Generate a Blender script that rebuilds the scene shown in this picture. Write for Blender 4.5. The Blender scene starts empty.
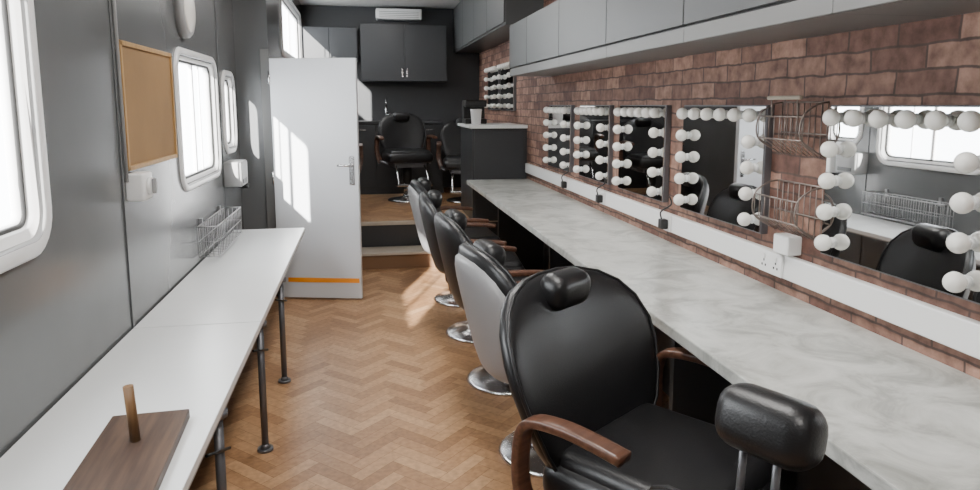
import bpy, bmesh, math, random
from mathutils import Vector, Matrix
random.seed(7)
C=bpy.context
# ---------------------------------------------------------------- materials
def newmat(name):
    m=bpy.data.materials.new(name); m.use_nodes=True
    nt=m.node_tree; b=nt.nodes['Principled BSDF']
    return m,nt,b
def simple(name,col,rough=.5,metal=0,bump=0,bscale=200,coat=0,var=0,emit=0,trans=0):
    m,nt,b=newmat(name)
    b.inputs['Base Color'].default_value=(*col,1); b.inputs['Roughness'].default_value=rough
    b.inputs['Metallic'].default_value=metal
    if coat: b.inputs['Coat Weight'].default_value=coat; b.inputs['Coat Roughness'].default_value=.1
    if emit:
        b.inputs['Emission Color'].default_value=(*col,1); b.inputs['Emission Strength'].default_value=emit
    tc=nt.nodes.new('ShaderNodeTexCoord')
    if bump:
        n=nt.nodes.new('ShaderNodeTexNoise'); n.inputs['Scale'].default_value=bscale; n.inputs['Detail'].default_value=3
        nt.links.new(tc.outputs['Object'],n.inputs['Vector'])
        bp=nt.nodes.new('ShaderNodeBump'); bp.inputs['Strength'].default_value=bump; bp.inputs['Distance'].default_value=.002
        nt.links.new(n.outputs['Fac'],bp.inputs['Height']); nt.links.new(bp.outputs['Normal'],b.inputs['Normal'])
    if var:
        n=nt.nodes.new('ShaderNodeTexNoise'); n.inputs['Scale'].default_value=3; n.inputs['Detail'].default_value=5
        nt.links.new(tc.outputs['Object'],n.inputs['Vector'])
        r=nt.nodes.new('ShaderNodeValToRGB')
        r.color_ramp.elements[0].position=.3; r.color_ramp.elements[1].position=.7
        r.color_ramp.elements[0].color=(*[c*(1-var) for c in col],1)
        r.color_ramp.elements[1].color=(*[min(1,c*(1+var)) for c in col],1)
        nt.links.new(n.outputs['Fac'],r.inputs['Fac']); nt.links.new(r.outputs['Color'],b.inputs['Base Color'])
    return m
def wood(name,c1,c2,rough=.4,axis=0,scale=12):
    m,nt,b=newmat(name); b.inputs['Roughness'].default_value=rough
    tc=nt.nodes.new('ShaderNodeTexCoord'); mp=nt.nodes.new('ShaderNodeMapping')
    s=[scale*6]*3; s[axis]=scale*.5; mp.inputs['Scale'].default_value=s
    n=nt.nodes.new('ShaderNodeTexNoise'); n.inputs['Scale'].default_value=1; n.inputs['Detail'].default_value=4
    r=nt.nodes.new('ShaderNodeValToRGB'); r.color_ramp.elements[0].position=.35; r.color_ramp.elements[1].position=.68
    r.color_ramp.elements[0].color=(*c1,1); r.color_ramp.elements[1].color=(*c2,1)
    nt.links.new(tc.outputs['Object'],mp.inputs['Vector']); nt.links.new(mp.outputs['Vector'],n.inputs['Vector'])
    nt.links.new(n.outputs['Fac'],r.inputs['Fac']); nt.links.new(r.outputs['Color'],b.inputs['Base Color'])
    return m
M={}
M['wall']=simple('grey_wall_paint',(.120,.125,.128),.26,coat=.2,var=.05)
M['wall_dark']=simple('dark_wall_paint',(.033,.035,.038),.4)
M['cab']=simple('cabinet_grey_laminate',(.078,.081,.082),.38)
M['cab_light']=simple('cabinet_valance_grey',(.155,.155,.152),.4)
M['cab_dark']=simple('cabinet_dark',(.028,.029,.031),.4)
M['white']=simple('white_plastic',(.8,.8,.79),.35)
M['white_frame']=simple('white_window_frame',(.82,.82,.82),.3)
M['laminate']=simple('white_laminate',(.74,.755,.755),.3,var=.02)
M['edge']=simple('grey_edging',(.3,.3,.3),.5)
M['ceiling']=simple('ceiling_white',(.5,.5,.49),.6)
M['leather']=simple('black_leather',(.010,.010,.011),.37,bump=.3,bscale=260)
M['shell']=simple('grey_vinyl_back',(.27,.27,.275),.4,bump=.2,bscale=200)
M['chrome']=simple('chrome',(.68,.68,.69),.22,metal=1)
M['steel']=simple('grey_steel',(.16,.16,.17),.4,metal=.6)
M['wire']=simple('galvanised_wire',(.40,.40,.41),.4,metal=.9)
M['bronze']=simple('rack_wire',(.24,.20,.18),.4,metal=.7)
M['black']=simple('black_plastic',(.012,.012,.012),.4)
M['rubber']=simple('rubber_gasket',(.03,.03,.03),.6)
M['bulb']=simple('opal_bulb',(.84,.82,.77),.25,coat=.2)
M['door']=simple('door_white',(.62,.64,.67),.35)
M['orange']=simple('orange_tape',(.85,.30,.02),.5)
M['cork']=simple('cork',(.28,.165,.07),.85,bump=.6,bscale=300,var=.12)
M['peg']=wood('peg_wood',(.13,.065,.025),(.22,.12,.05),.5,axis=2)
M['armwood']=wood('arm_wood',(.065,.028,.017),(.13,.060,.036),.3)
M['board']=wood('board_walnut',(.045,.025,.017),(.10,.058,.037),.5,axis=1,scale=8)
M['oak']=wood('oak_frame',(.35,.2,.07),(.45,.27,.1),.5,axis=2)
M['nosing']=simple('step_nosing',(.42,.36,.29),.45)
M['mirror']=simple('mirror_glass',(.82,.83,.83),.015,metal=1)
M['fill_panel']=simple('fill_panel_glow',(1,.98,.95),.5,emit=2.0)  # glowing face of the added ceiling fill panels
# glass
m,nt,b=newmat('window_glass'); nt.nodes.remove(b)
out=nt.nodes['Material Output']; tr=nt.nodes.new('ShaderNodeBsdfTransparent'); gl=nt.nodes.new('ShaderNodeBsdfGlossy'); mx=nt.nodes.new('ShaderNodeMixShader')
gl.inputs['Roughness'].default_value=.02; mx.inputs[0].default_value=.06
nt.links.new(tr.outputs[0],mx.inputs[1]); nt.links.new(gl.outputs[0],mx.inputs[2]); nt.links.new(mx.outputs[0],out.inputs[0]); M['glass']=m
# brick wallpaper
m,nt,b=newmat('brick_wallpaper'); b.inputs['Roughness'].default_value=.7
tc=nt.nodes.new('ShaderNodeTexCoord'); sp=nt.nodes.new('ShaderNodeSeparateXYZ'); cb=nt.nodes.new('ShaderNodeCombineXYZ')
nt.links.new(tc.outputs['Object'],sp.inputs[0]); nt.links.new(sp.outputs['Y'],cb.inputs['X']); nt.links.new(sp.outputs['Z'],cb.inputs['Y'])
nz=nt.nodes.new('ShaderNodeTexNoise'); nz.inputs['Scale'].default_value=9; nz.inputs['Detail'].default_value=4
nt.links.new(tc.outputs['Object'],nz.inputs['Vector'])
vm=nt.nodes.new('ShaderNodeMixRGB'); vm.blend_type='ADD'; vm.inputs[0].default_value=.022
nt.links.new(cb.outputs[0],vm.inputs[1]); nt.links.new(nz.outputs['Color'],vm.inputs[2])
br=nt.nodes.new('ShaderNodeTexBrick'); br.inputs['Scale'].default_value=1; br.inputs['Brick Width'].default_value=.215; br.inputs['Row Height'].default_value=.07
br.inputs['Mortar Size'].default_value=.006; br.inputs['Mortar Smooth'].default_value=.7; br.inputs['Bias'].default_value=0
br.inputs['Color1'].default_value=(.125,.058,.042,1); br.inputs['Color2'].default_value=(.33,.190,.138,1); br.inputs['Mortar'].default_value=(.075,.046,.037,1)
nt.links.new(vm.outputs[0],br.inputs['Vector'])
nz2=nt.nodes.new('ShaderNodeTexNoise'); nz2.inputs['Scale'].default_value=18; nz2.inputs['Detail'].default_value=7; nz2.inputs['Roughness'].default_value=.6
nt.links.new(tc.outputs['Object'],nz2.inputs['Vector'])
rp=nt.nodes.new('ShaderNodeValToRGB'); rp.color_ramp.elements[0].position=.3; rp.color_ramp.elements[0].color=(.52,.47,.45,1); rp.color_ramp.elements[1].position=.72; rp.color_ramp.elements[1].color=(1.45,1.48,1.5,1)
nt.links.new(nz2.outputs['Fac'],rp.inputs['Fac'])
mm=nt.nodes.new('ShaderNodeMixRGB'); mm.blend_type='MULTIPLY'; mm.inputs[0].default_value=1
nt.links.new(br.outputs['Color'],mm.inputs[1]); nt.links.new(rp.outputs['Color'],mm.inputs[2]); nt.links.new(mm.outputs[0],b.inputs['Base Color'])
M['brick']=m
# marble
m,nt,b=newmat('marble_laminate'); b.inputs['Roughness'].default_value=.3
tc=nt.nodes.new('ShaderNodeTexCoord'); n1=nt.nodes.new('ShaderNodeTexNoise'); n1.inputs['Scale'].default_value=5.5; n1.inputs['Detail'].default_value=9; n1.inputs['Roughness'].default_value=.66; n1.inputs['Distortion'].default_value=.8
nt.links.new(tc.outputs['Object'],n1.inputs['Vector'])
rp=nt.nodes.new('ShaderNodeValToRGB'); e=rp.color_ramp.elements
e[0].position=.3; e[0].color=(.24,.245,.22,1); e[1].position=.5; e[1].color=(.48,.485,.455,1)
x=e.new(.43); x.color=(.37,.372,.348,1); x=e.new(.68); x.color=(.63,.63,.60,1)
nt.links.new(n1.outputs['Fac'],rp.inputs['Fac']); nt.links.new(rp.outputs['Color'],b.inputs['Base Color']); M['marble']=m
# parquet
m,nt,b=newmat('herringbone_vinyl'); b.inputs['Roughness'].default_value=.38
ge=nt.nodes.new('ShaderNodeNewGeometry'); rp=nt.nodes.new('ShaderNodeValToRGB'); e=rp.color_ramp.elements
e[0].position=0; e[0].color=(.28,.148,.070,1); e[1].position=1; e[1].color=(.47,.285,.152,1)
x=e.new(.5); x.color=(.385,.216,.107,1)
tc=nt.nodes.new('ShaderNodeTexCoord'); n1=nt.nodes.new('ShaderNodeTexNoise'); n1.inputs['Scale'].default_value=40; n1.inputs['Detail'].default_value=4
nt.links.new(tc.outputs['Object'],n1.inputs['Vector'])
r2=nt.nodes.new('ShaderNodeValToRGB'); r2.color_ramp.elements[0].position=.3; r2.color_ramp.elements[0].color=(.78,.76,.74,1); r2.color_ramp.elements[1].position=.7; r2.color_ramp.elements[1].color=(1.14,1.14,1.14,1)
mm=nt.nodes.new('ShaderNodeMixRGB'); mm.blend_type='MULTIPLY'; mm.inputs[0].default_value=1
nt.links.new(ge.outputs['Random Per Island'],rp.inputs['Fac']); nt.links.new(n1.outputs['Fac'],r2.inputs['Fac'])
nt.links.new(rp.outputs['Color'],mm.inputs[1]); nt.links.new(r2.outputs['Color'],mm.inputs[2]); nt.links.new(mm.outputs[0],b.inputs['Base Color']); M['parquet']=m
M['groove']=simple('floor_groove',(.18,.095,.045),.6)

# ---------------------------------------------------------------- builder
class B:
    def __init__(s,name): s.name=name; s.bm=bmesh.new(); s.mats=[]
    def mi(s,k):
        if k not in s.mats: s.mats.append(k)
        return s.mats.index(k)
    def _add(s,t,mat,smooth,M4=None):
        if M4 is not None: bmesh.ops.transform(t,matrix=M4,verts=t.verts)
        i=s.mi(mat)
        for f in t.faces: f.material_index=i; f.smooth=smooth
        me=bpy.data.meshes.new('t'); t.to_mesh(me); t.free(); s.bm.from_mesh(me); bpy.data.meshes.remove(me)
    def box(s,x0,x1,y0,y1,z0,z1,mat,bev=0,seg=2,rot=None,smooth=False):
        t=bmesh.new(); bmesh.ops.create_cube(t,size=1)
        bmesh.ops.scale(t,vec=(abs(x1-x0),abs(y1-y0),abs(z1-z0)),verts=t.verts)
        if bev: bmesh.ops.bevel(t,geom=t.edges[:],offset=bev,segments=seg,profile=.5,affect='EDGES')
        Mx=Matrix.Translation(((x0+x1)/2,(y0+y1)/2,(z0+z1)/2))
        if rot is not None: Mx=Mx@rot
        s._add(t,mat,smooth or seg>2,Mx); return s
    def cyl(s,p,q,r,mat,n=16,r2=None):
        p=Vector(p);q=Vector(q);d=q-p
        t=bmesh.new(); bmesh.ops.create_cone(t,cap_ends=True,segments=n,radius1=r,radius2=r if r2 is None else r2,depth=d.length)
        Mx=Matrix.Translation((p+q)/2)@d.to_track_quat('Z','Y').to_matrix().to_4x4()
        i=s.mi(mat); bmesh.ops.transform(t,matrix=Mx,verts=t.verts)
        for f in t.faces: f.material_index=i; f.smooth=len(f.verts)==4
        me=bpy.data.meshes.new('t'); t.to_mesh(me); t.free(); s.bm.from_mesh(me); bpy.data.meshes.remove(me); return s
    def sph(s,c,r,mat,sc=(1,1,1),n=16):
        t=bmesh.new(); bmesh.ops.create_uvsphere(t,u_segments=n,v_segments=n//2+2,radius=r)
        s._add(t,mat,True,Matrix.Translation(c)@Matrix.Diagonal((*sc,1))); return s
    def loft(s,rings,mat,closed=True,cap=True,smooth=True,loop=False):
        t=bmesh.new(); R=[[t.verts.new(p) for p in r] for r in rings]; n=len(R[0]); m_=len(R)
        for i in range(m_ if loop else m_-1):
            a=R[i]; b2=R[(i+1)%m_]
            for j in range(n if closed else n-1):
                t.faces.new((a[j],a[(j+1)%n],b2[(j+1)%n],b2[j]))
        if cap and not loop: t.faces.new(R[0][::-1]); t.faces.new(R[-1])
        bmesh.ops.recalc_face_normals(t,faces=t.faces); s._add(t,mat,smooth); return s
    def lathe(s,c,prof,mat,n=32):
        rings=[[(c[0]+r*math.cos(2*math.pi*k/n),c[1]+r*math.sin(2*math.pi*k/n),c[2]+z) for k in range(n)] for r,z in prof]
        return s.loft(rings,mat)
    def sweep(s,pts,a,b,up,mat,n=8,sq=False):
        pts=[Vector(p) for p in pts]; up=Vector(up).normalized(); rings=[]
        for i,p in enumerate(pts):
            t=(pts[min(i+1,len(pts)-1)]-pts[max(i-1,0)]).normalized(); sd=up; v=t.cross(sd).normalized(); sd=v.cross(t)
            r=[]
            for k in range(n):
                an=2*math.pi*k/n+(math.pi/n if sq else 0); cx,sy=math.cos(an),math.sin(an)
                if sq: cx=math.copysign(abs(cx)**.4,cx); sy=math.copysign(abs(sy)**.4,sy)
                r.append(p+sd*a*cx+v*b*sy)
            rings.append(r)
        return s.loft(rings,mat)
    def done(s,loc=(0,0,0),rz=0):
        me=bpy.data.meshes.new(s.name); s.bm.to_mesh(me); s.bm.free()
        for k in s.mats: me.materials.append(M[k])
        o=bpy.data.objects.new(s.name,me); C.scene.collection.objects.link(o); o.location=loc; o.rotation_euler=(0,0,rz); return o
def spline(pts,n=6):
    P=[Vector(p) for p in pts]; P=[P[0]*2-P[1]]+P+[P[-1]*2-P[-2]]; o=[]
    for i in range(1,len(P)-2):
        for k in range(n):
            t=k/n; a,b,c,d=P[i-1:i+3]
            o.append(.5*((2*b)+(-a+c)*t+(2*a-5*b+4*c-d)*t*t+(-a+3*b-3*c+d)*t**3))
    o.append(P[-2]); return o

XL,XR,XL2=-.93,1.55,-.72
YB,YS,YP,YE=-2.0,5.55,6.6,9.25
ZC,PZ=2.75,.39
# ---------------------------------------------------------------- floor herringbone
def parquet(name,x0,x1,y0,y1,z,base):
    t=bmesh.new(); W=.062; n=4; g=.0009; c45=math.cos(math.pi/4)
    rng=int((max(x1-x0,y1-y0)+2)/W)+10; cx,cy=(x0+x1)/2,(y0+y1)/2
    def tr(u,v): return (cx+(u-v)*c45,cy+(u+v)*c45)
    def quad(a,b_,c,d):
        u0,u1,v0,v1=a*W+g,b_*W-g,c*W+g,d*W-g
        mx,my=tr((u0+u1)/2,(v0+v1)/2)
        if mx<x0-.3 or mx>x1+.3 or my<y0-.3 or my>y1+.3: return
        t.faces.new([t.verts.new((*tr(*q),z)) for q in ((u0,v0),(u1,v0),(u1,v1),(u0,v1))])
    for j in range(-rng,rng):
        k0=(-rng-j)//(2*n)
        for k in range(k0,k0+rng//n+2):
            s0=j+2*n*k
            quad(s0,s0+n,j,j+1)
            quad(j,j+1,j-2*n+1+2*n*k,j-n+1+2*n*k)
    for co,no in (((x0,0,0),(-1,0,0)),((x1,0,0),(1,0,0)),((0,y0,0),(0,-1,0)),((0,y1,0),(0,1,0))):
        bmesh.ops.bisect_plane(t,geom=t.verts[:]+t.edges[:]+t.faces[:],plane_co=co,plane_no=no,clear_outer=True)
    bb=B(name); bb._add(t,'parquet',False)
    bb.box(x0,x1,y0,y1,base,z-.001,'groove'); return bb
parquet('floor',XL,XR,YB,YP,0,-.05).done()
f=parquet('floor_platform',XL2,XR,YP,YE,PZ,PZ-.03)
f.box(XL2,XR,YP,YP+.03,.0,PZ-.03,'cab_dark'); f.box(XL2,XR,YP-.02,YP+.02,PZ-.03,PZ+.006,'nosing',.004); f.done()
b=B('entry_step'); b.box(XL2+.01,1.02,6.3,YP-.02,0,.13,'groove'); b.box(XL2+.01,1.02,6.28,YP-.02,.13,.155,'nosing',.004); b.done()

# ---------------------------------------------------------------- walls
def wallholes(name,x0,x1,y0,y1,z0,z1,holes,mat):
    b=B(name); y=y0
    for h in sorted(holes):
        b.box(x0,x1,y,h[0],z0,z1,mat); b.box(x0,x1,h[0],h[1],z0,h[2],mat); b.box(x0,x1,h[0],h[1],h[3],z1,mat); y=h[1]
    b.box(x0,x1,y,y1,z0,z1,mat); return b
wins=[(1.0,2.24,1.07,1.95),(3.76,4.78,1.04,1.8),(4.95,5.4,1.16,1.74)]
a=.045
holes=[(w[0]+a,w[1]-a,w[2]+a,w[3]-a) for w in wins]
b=wallholes('wall_left',XL-.06,XL,YB,YS,0,ZC,holes,'wall')
b.done()
b=B('trim_1')
for y in (.55,2.9,4.88): b.box(XL,XL+.006,y-.012,y+.012,0,ZC,'wall',.002)
b.done()
win2=[(6.75,8.9,1.95,2.6)]
b=wallholes('wall_left_raised',XL2-.06,XL2,YS+.08,YE,0,ZC,[(w[0]+a,w[1]-a,w[2]+a,w[3]-a) for w in win2],'wall'); b.done()
B('wall_partition').box(XL-.06,XL2+.03,YS,YS+.08,0,ZC,'wall').done()
b=B('wall_right'); b.box(XR,XR+.06,YB,YE,0,ZC,'brick'); b.done()
B('wall_far').box(XL2-.06,XR+.06,YE,YE+.06,0,ZC,'wall_dark').done()
B('wall_near').box(XL-.06,XR+.06,YB-.06,YB,0,ZC,'wall').done()
b=B('ceiling'); b.box(XL-.06,XR+.06,YB-.06,YE+.06,ZC,ZC+.06,'ceiling')
for y in (7.2,8.4): b.box(XL2,XR,y-.02,y+.02,ZC-.01,ZC,'cab_light')
b.done()
b=B('baseboard_left'); b.box(XL,XL+.012,YB,YS,0,.1,'cab_dark'); b.done()
def rrect(y0,y1,z0,z1,r,x,n=6):
    p=[]
    for cy,cz,a0 in ((y1-r,z1-r,0),(y0+r,z1-r,90),(y0+r,z0+r,180),(y1-r,z0+r,270)):
        for k in range(n+1):
            an=math.radians(a0+90*k/n); p.append((x,cy+r*math.cos(an),cz+r*math.sin(an)))
    return p
def window(i,X,w,band=.075,r=.13,mull=True):
    y0,y1,z0,z1=w; b=B('window_%d'%i)
    def rr(d,x): return rrect(y0+d,y1-d,z0+d,z1-d,max(r-d,.03),x)
    b.loft([rr(0,X+.001),rr(.003,X+.012),rr(.01,X+.016),rr(band*.55,X+.016),rr(band*.6,X+.012),rr(band*.62,X+.0),rr(band,X-.002),rr(band+.003,X-.03),rr(band+.012,X-.031),rr(band+.014,X-.055)],'white_frame',cap=False)
    b.loft([rr(band*.56,X+.0165),rr(band*.61,X+.0145),rr(band*.64,X+.0)],'edge',cap=False)
    b.loft([rr(band-.002,X-.02),rr(band+.012,X-.018),rr(band+.014,X-.028)],'rubber',cap=False)
    if mull:
        ym=(y0+y1)/2
        b.box(X-.045,X-.025,ym-.014,ym+.014,z0+band,z1-band,'white_frame',.004)
        b.box(X-.045,X-.035,ym+.2,ym+.21,z0+band,z1-band,'white_frame',.003)
    b.box(X-.042,X-.038,y0+a,y1-a,z0+a,z1-a,'glass')
    b.done()
for i,w in enumerate(wins): window(i+1,XL,w,band=.085 if i<1 else .06,mull=i!=2)
window(4,XL2,win2[0])

# ---------------------------------------------------------------- counter right
b=B('marble_worktop'); b.box(.952,XR,-.6,6.42,.76,.80,'marble',.005)
b.done()
b=B('worktop_support')
for y in (-.5,2.3,4.05,5.7):
    b.box(1.12,XR-.03,y,y+.03,0,.76,'cab_dark')
b.done()
B('wall_panel_lower').box(XR-.02,XR-.001,-.6,6.4,.0,.76,'cab_dark').done()  # worktop back panel covering the lower wall, not a trim strip
b=B('trim_2'); b.box(XR-.03,XR,-.6,6.42,.86,.95,'white',.006); b.done()
def socket(y,z=.907,black=False,x=XR-.03):
    b=B('wall_socket'); m_='white'
    b.box(x-.012,x,y-.073,y+.073,z-.043,z+.043,m_,.004)
    for dy in (-.038,.038):
        b.box(x-.018,x-.012,y+dy-.009,y+dy+.009,z+.012,z+.03,'white',.002)
        for q in ((0,.004),(-.011,-.014),(.011,-.014)): b.box(x-.0135,x-.012,y+dy+q[0]-.003,y+dy+q[0]+.003,z+q[1]-.004,z+q[1]+.004,'black')
    if black:
        b.box(x-.05,x-.012,y-.06,y-.015,z-.03,z+.02,'black',.006)
        b.sweep(spline([(x-.04,y-.04,z+.015),(x-.05,y-.05,z+.06),(x-.01,y-.08,z+.10),(x-.012,y-.06,z+.14)]),.004,.004,(0,1,0),'black',6)
    b.done()
for y,k in ((2.33,False),(3.28,True),(4.25,True),(5.05,True),(1.30,True)): socket(y,black=k)

# ---------------------------------------------------------------- hollywood mirrors
def hmirror(y0,y1,z0,z1,X=XR,n=6):
    b=B('hollywood_mirror'); b.box(X-.03,X,y0,y1,z0,z1,'steel',.002)
    b.box(X-.034,X-.03,y0+.006,y1-.006,z0+.006,z1-.006,'mirror')
    zs=[z1-.04-i*(z1-z0-.09)/4 for i in range(5)]
    ys=[y0+.06+i*(y1-y0-.12)/(n-1) for i in range(n)]
    P=[(y,zs[0]) for y in ys]+[(ys[0],z) for z in zs[1:]]+[(ys[-1],z) for z in zs[1:]]
    for y,z in P:
        b.cyl((X-.034,y,z),(X-.045,y,z),.018,'white',12,.015)
        b.sph((X-.067,y,z),.0275,'bulb')
    b.done()
for y0,y1 in ((1.42,2.06),(2.42,3.12),(3.32,3.96),(4.14,4.74),(4.96,5.58)): hmirror(y0,y1,1.0,1.5)
hmirror(.45,1.1,1.0,1.5)
for y0,y1 in ((6.95,7.6),(7.75,8.4)): hmirror(y0,y1,1.44,1.95)

# ---------------------------------------------------------------- upper cabinets
ys=[-1.75,-.9,-.05,.8,1.65,2.5,3.35,4.2,5.05,5.66]
for i in range(len(ys)-1):
    y0,y1=ys[i],ys[i+1]; b=B('wall_cabinet')
    b.box(1.22,XR,y0+.001,y1-.001,1.735,2.14,'cab_light')
    b.box(1.2,1.2175,y0+.004,y1-.004,1.80,2.14,'cab',.002)
    b.box(1.218,1.2205,y0,y1,1.79,2.14,'black')
    b.box(1.205,1.2175,y0+.001,y1-.001,1.735,1.79,'cab_light',.002)
    if i==4: b.box(1.19,1.2,y0+.02,y0+.07,1.79,1.815,'black',.002)
    b.done()
b=B('overhead_locker'); b.box(1.22,XR,5.9,9.2,2.18,ZC,'cab',.002)
for k in range(4):
    y=5.9+k*.82; b.box(1.2,1.219,y+.004,y+.816,2.2,ZC-.01,'cab',.002)
b.done()

# ---------------------------------------------------------------- left tables
def table(y0,y1,legs):
    b=B('wall_table'); b.box(XL+.008,-.432,y0,y1,.59,.618,'laminate',.003); b.box(XL+.02,-.434,y0+.004,y1-.004,.582,.59,'edge')
    for y in legs:
        b.cyl((-.455,y,.02),(-.455,y,.583),.015,'steel'); b.cyl((-.455,y,0),(-.455,y,.012),.034,'steel',20); b.cyl((-.455,y,.012),(-.455,y,.03),.022,'steel',20,.015)
        b.cyl((-.455,y,.563),(-.455,y,.582),.03,'steel',20)
        b.cyl((-.47,y-.1,.49),(-.43,y+.02,.45),.005,'black',8)
    y=(y0+y1)/2
    for yy in (y-.6,y+.6): b.box(XL+.008,-.5,yy-.01,yy+.01,.55,.582,'steel'); b.box(XL+.008,XL+.02,yy-.01,yy+.01,.35,.582,'steel')
    b.done()
table(.35,2.867,[.6,2.1]); table(2.873,5.10,[2.98,3.75])
b=B('wooden_board'); b.box(-.1,.1,-.36,.36,0,.028,'board',.003)
b.cyl((0,.19,.028),(-.008,.19,.175),.0125,'peg',20)
b.done((-.585,1.62,.618),math.radians(3))
# wire basket
b=B('wire_basket')
X0,X1,Y0,Y1,Z0,Z1=-.915,-.81,4.0,4.75,.66,.83
for z,r in ((Z0,.003),(Z1,.004),((Z0+Z1)/2,.002)):
    for p,q in (((X0,Y0,z),(X1,Y0,z)),((X1,Y0,z),(X1,Y1,z)),((X1,Y1,z),(X0,Y1,z)),((X0,Y1,z),(X0,Y0,z))): b.cyl(p,q,r,'wire',8)
for k in range(17):
    y=Y0+(Y1-Y0)*k/16
    b.cyl((X1,y,Z0),(X1,y,Z1),.002,'wire',6); b.cyl((X0,y,Z0),(X0,y,Z1),.002,'wire',6); b.cyl((X0,y,Z0),(X1,y,Z0),.002,'wire',6)
for k in range(1,4):
    x=X0+(X1-X0)*k/4
    for y in (Y0,Y1): b.cyl((x,y,Z0),(x,y,Z1),.002,'wire',6)
for y in (Y0+.12,Y1-.12): b.box(XL,X0+.003,y-.012,y+.012,Z1-.03,Z1+.03,'wire',.002)
b.done()
# cork board
b=B('cork_notice_board'); b.box(XL,XL+.012,2.94,3.66,1.25,1.74,'cork')
for q in ((2.93,3.67,1.73,1.75),(2.93,3.67,1.24,1.26),(2.93,2.95,1.24,1.75),(3.65,3.67,1.24,1.75)): b.box(XL,XL+.02,*q,'oak',.003)
b.done()
b=B('isolator_switch'); b.box(XL,XL+.07,2.92,3.05,1.12,1.23,'white',.01,3); b.cyl((XL+.07,2.985,1.175),(XL+.085,2.985,1.175),.035,'white',24); b.box(XL+.085,XL+.1,2.975,2.995,1.145,1.205,'edge',.003)
b.cyl((XL+.012,2.915,1.2),(XL+.012,2.915,ZC),.007,'edge',10); b.done()
b=B('bulkhead_light')
def oval(s,x): return [(x,3.98+.14*s*math.cos(t*math.pi/14),2.0+.15*s*math.sin(t*math.pi/14)) for t in range(28)]
b.loft([oval(1,XL),oval(1,XL+.03),oval(.9,XL+.045),oval(.85,XL+.045)],'edge'); b.loft([oval(.84,XL+.04),oval(.75,XL+.052),oval(.4,XL+.06),oval(.1,XL+.062)],'bulb'); b.done()
b=B('towel_dispenser'); b.box(XL,XL+.12,4.86,5.1,.95,1.12,'edge',.012,3); b.box(XL+.121,XL+.124,4.9,5.06,.97,1.0,'black'); b.done()
b=B('soap_dispenser'); b.box(XL,XL+.09,5.2,5.3,.93,1.1,'white',.012,3); b.box(XL+.03,XL+.1,5.22,5.28,.9,.935,'black',.005); b.done()

# ---------------------------------------------------------------- door
b=B('door_1'); b.box(0,.655,-.02,.02,.015,1.845,'door',.004)
b.box(.08,.64,-.0225,-.02,.14,.175,'orange')
b.box(.585,.625,-.026,-.02,.9,1.12,'chrome',.004); b.cyl((.605,-.02,1.05),(.605,-.06,1.05),.009,'chrome'); b.cyl((.605,-.06,1.05),(.505,-.062,1.05),.008,'chrome')
b.cyl((.605,-.02,.95),(.605,-.03,.95),.012,'chrome')
for z in (.2,.95,1.7): b.cyl((-.004,-.018,z-.05),(-.004,-.018,z+.05),.009,'chrome')
b.done((-.67,5.46,0),math.radians(-14))
b=B('trim_3'); b.box(XL2-.03,XL2+.035,YS-.02,YS,0,1.92,'cab_light',.003); b.done()

# ---------------------------------------------------------------- far end
KX=XL2+.03; KE=YE-.03
b=B('kitchen_base_unit'); b.box(KX,1.0,8.72,KE,PZ,1.27,'cab_dark'); b.box(KX,1.0,8.69,KE,1.27,1.30,'cab_dark',.004)
for k in range(4):
    x=KX+.01+k*.418; b.box(x,x+.41,8.70,8.719,PZ+.1,1.25,'cab_dark',.002); b.box(x+.1,x+.3,8.685,8.70,1.19,1.20,'chrome')
b.done()
b=B('kitchen_tap'); b.cyl((.3,9.05,1.3),(.3,9.05,1.5),.012,'chrome'); b.sweep(spline([(.3,9.05,1.48),(.3,9.03,1.56),(.3,8.96,1.58),(.3,8.9,1.52)]),.009,.009,(1,0,0),'chrome'); b.cyl((.3,9.05,1.36),(.36,9.05,1.4),.007,'chrome'); b.done()
b=B('wall_cupboard'); b.box(.0,1.08,8.93,YE,1.8,2.5,'cab_dark')
for x in (.0,.54): b.box(x+.004,x+.536,8.91,8.93,1.8,2.5,'wall_dark',.002)
b.box(.5,.52,8.9,8.91,1.85,1.95,'chrome'); b.box(.56,.58,8.9,8.91,1.85,1.95,'chrome'); b.done()
b=B('wall_cupboard'); b.box(XL2,-.04,8.93,YE,2.05,2.45,'wall_dark')
for x in (XL2,-.38): b.box(x+.004,x+.336,8.91,8.93,2.05,2.45,'wall_dark',.002)
b.done()
b=B('air_conditioner'); b.box(.2,.78,9.05,YE,2.58,2.71,'white',.015,3)
for k in range(4): b.box(.24,.74,9.045,9.05,2.6+k*.022,2.606+k*.022,'edge')
b.done()
b=B('reception_cabinet'); b.box(1.02,XR,6.48,7.28,PZ,1.28,'wall_dark'); b.box(.99,XR,6.44,7.3,1.28,1.31,'laminate',.004)
b.box(1.04,1.53,6.47,6.48,PZ+.05,1.26,'wall_dark',.002); b.done()
b=B('coffee_machine'); b.box(1.03,1.25,6.98,7.26,1.31,1.36,'black',.01); b.box(1.03,1.25,7.12,7.26,1.36,1.52,'black',.01); b.box(1.03,1.25,6.98,7.26,1.48,1.55,'black',.015); b.cyl((1.14,7.04,1.37),(1.14,7.04,1.44),.03,'steel',20,.035); b.done()
b=B('paper_cup_stack'); b.lathe((1.1,6.75,1.311),[(.045,0),(.055,.13),(.058,.135),(.055,.14),(.058,.15),(.052,.15),(.045,.05)],'white',24); b.done()

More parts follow.
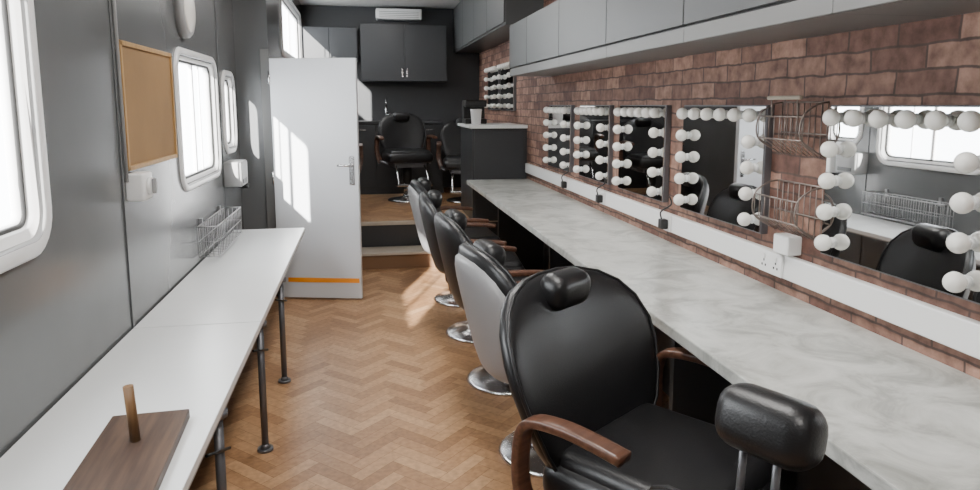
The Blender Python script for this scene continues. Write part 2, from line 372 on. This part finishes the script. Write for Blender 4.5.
# ---------------------------------------------------------------- barber chair
def chair(x,y,z,ang,raise_=0.0,lift=0.0,rec=.13,ws=1.0,armz=0,hw=.1,post=.03,ax=.31,al=.13,shell=False):
    b=B('barber_chair')
    b.lathe((0,0,0),[(.23,0),(.235,.008),(.22,.02),(.12,.035),(.06,.05),(.05,.07)],'chrome',40)
    b.cyl((0,0,.05),(0,0,.22),.042,'chrome',24)
    L=lift; b.cyl((0,0,.16),(0,0,.34+L),.055,'black',24)
    b.box(-.19,.19,-.2,.19,.33+L,.39+L,'steel',.01)
    b.box(-.26,.26,-.24,.27,.385+L,.50+L,'leather',.045,5)
    b.box(-.235,.235,-.21,.25,.44+L,.53+L,'leather',.04,5)
    prof=[(.0,.08,.02),(.01,.17,.045),(.06,.205,.055),(.18,.24,.06),(.34,.268,.06),(.5,.285,.058),(.64,.288,.055),(.78,.268,.052),(.88,.23,.046),(.95,.175,.036),(.988,.11,.022),(1.0,.04,.008)]
    def back(mat,k1,dy,z0,zs,tk):
        rings=[]
        for v,w,t in prof:
            w*=ws; zz=z0+L+zs*v; yc=-.24-rec*v+dy
            r=[]
            for k in range(32):
                an=2*math.pi*k/32; cx=math.cos(an); sy=math.sin(an); cx=math.copysign(abs(cx)**.8,cx); sy=math.copysign(abs(sy)**.75,sy)
                px=w*cx*k1; r.append((px,yc+t*tk*sy+.9*px*px*(1-.3*v),zz))
            rings.append(r)
        b.loft(rings,mat)
    back('leather',1,0,.44,.5,1)
    if shell: back('shell',.93,-.022,.40,.50,.85)
    pip=[]
    for v,w,t in prof[1:]:
        w*=ws; px=w*.985; pip.append((px,-.24-rec*v+t*.35+.9*px*px*(1-.3*v),.44+L+.5*v))
    pip=pip+[(-p[0],p[1],p[2]) for p in pip[::-1]]
    b.sweep(pip,.006,.006,(0,1,0),'leather',6)
    hz=.90+L+raise_; hy=-.17-rec
    rot=Matrix.Rotation(math.radians(-12),4,'X')
    b.box(-hw,hw,hy-.05,hy+.05,hz-.055,hz+.055,'leather',.042,5,rot)
    for s in (-1,1): b.cyl((s*post,hy-.035,hz-.2),(s*post,hy-.02,hz),.007,'steel',8)
    L2=L+armz
    for s in (-1,1):
        X=s*ax
        pts=spline([(X*.9,-.20,.36+L),(X,-.225,.48+L2),(X,-.225,.60+L2),(X,-.195,.66+L2),(X,-.10,.677+L2),(X,al-.08,.672+L2),(X,al,.662+L2)],5)
        b.sweep(pts,.027,.013,(1,0,0),'armwood',12,True)
        b.cyl((X*.5,-.12,.36+L),(X*.9,-.19,.38+L),.012,'steel',10)
        b.cyl((X*.9,-.19,.38+L),(X*.8,.12,.37+L),.01,'steel',10)
    b.sweep(spline([(-.16,.18,.36+L),(-.17,.30,.26+L),(-.17,.38,.16+L)]),.01,.01,(1,0,0),'chrome')
    b.sweep(spline([(.16,.18,.36+L),(.17,.30,.26+L),(.17,.38,.16+L)]),.01,.01,(1,0,0),'chrome')
    b.box(-.2,.2,.33,.45,.14+L,.17+L,'chrome',.01,2)
    b.done((x,y,z),ang)
def face(deg): return math.radians(-deg)  # 0 = +Y, 90 = +X
chair(.785,1.64,0,face(144),rec=.18,ws=1.16,lift=.06,armz=-.012,hw=.088,ax=.335,al=.08)
chair(.915,1.12,0,face(62),raise_=.195,lift=-.12,hw=.088)
chair(.78,2.74,0,face(80),shell=True)
chair(.76,3.56,0,face(85))
chair(.74,4.37,0,face(95))
chair(.74,5.18,0,face(88),shell=True)
chair(.50,8.1,PZ,face(172),lift=.07)
chair(1.17,7.92,PZ,face(185))
chair(-.34,7.7,PZ,face(180))

# ---------------------------------------------------------------- wire tool racks
b=B('hair_tool_rack')
y0,y1=2.1,2.36
for zt in (1.46,1.17):
    for y in (y0,y1):
        b.sweep(spline([(XR-.005,y,zt+.05),(XR-.05,y,zt+.04),(XR-.10,y,zt-.0),(XR-.10,y,zt-.08),(XR-.005,y,zt-.14)]),.003,.003,(0,1,0),'bronze',6)
    for k in range(9):
        y=y0+(y1-y0)*k/8
        b.cyl((XR-.10,y,zt),(XR-.10,y,zt-.08),.0018,'bronze',6); b.cyl((XR-.10,y,zt-.08),(XR-.005,y,zt-.14),.0018,'bronze',6)
        b.cyl((XR-.006,y,zt+.05),(XR-.006,y,zt-.14),.0018,'bronze',6)
    for x,z in ((XR-.10,zt),(XR-.10,zt-.08),(XR-.006,zt+.05),(XR-.006,zt-.06)): b.cyl((x,y0,z),(x,y1,z),.003,'bronze',8)
b.cyl((XR-.11,y0,1.525),(XR-.11,y1-.07,1.525),.007,'nosing',10)
for y in (y0+.02,y1-.09): b.cyl((XR-.105,y,1.46),(XR-.11,y,1.525),.003,'bronze',8)
b.done()
b=B('junction_box'); b.box(XR-.06,XR,2.2,2.29,.96,1.03,'white',.006); b.done()

# ---------------------------------------------------------------- lights
for y in (-.6,1.6,3.9,7.7):  # unseen panels and area lamps, added as fill to brighten the interior
    b=B('ceiling_fill_panel'); b.box(.1,.5,y-.6,y+.6,ZC-.03,ZC,'white',.004); b.box(.12,.48,y-.58,y+.58,ZC-.034,ZC-.03,'fill_panel'); b.done()
    l=bpy.data.lights.new('ceiling_fill','AREA'); l.shape='RECTANGLE'; l.size=.36; l.size_y=1.16; l.energy=41 if y<7 else 9; l.color=(1,.97,.93)
    o=bpy.data.objects.new('ceiling_fill',l); o.location=(.3,y,ZC-.04); C.scene.collection.objects.link(o)
l=bpy.data.lights.new('sun','SUN'); l.energy=46; l.angle=math.radians(.8); l.color=(1,.97,.92)
o=bpy.data.objects.new('sun',l); o.rotation_euler=Vector((.37,1,-.35)).to_track_quat('-Z','Y').to_euler(); o.location=(-4,-4,5); C.scene.collection.objects.link(o)
w=bpy.data.worlds.new('world'); C.scene.world=w; w.use_nodes=True; bg=w.node_tree.nodes['Background']; bg.inputs[0].default_value=(.93,.97,1,1); bg.inputs[1].default_value=16

# ---------------------------------------------------------------- camera
cd=bpy.data.cameras.new('camera'); cam=bpy.data.objects.new('camera',cd); C.scene.collection.objects.link(cam)
cam.location=(0,0,1.5); cam.rotation_euler=(math.radians(82),0,math.radians(-10.4))
cd.sensor_width=36; cd.lens=25.35; cd.shift_y=-43/980; cd.clip_start=.02
C.scene.camera=cam
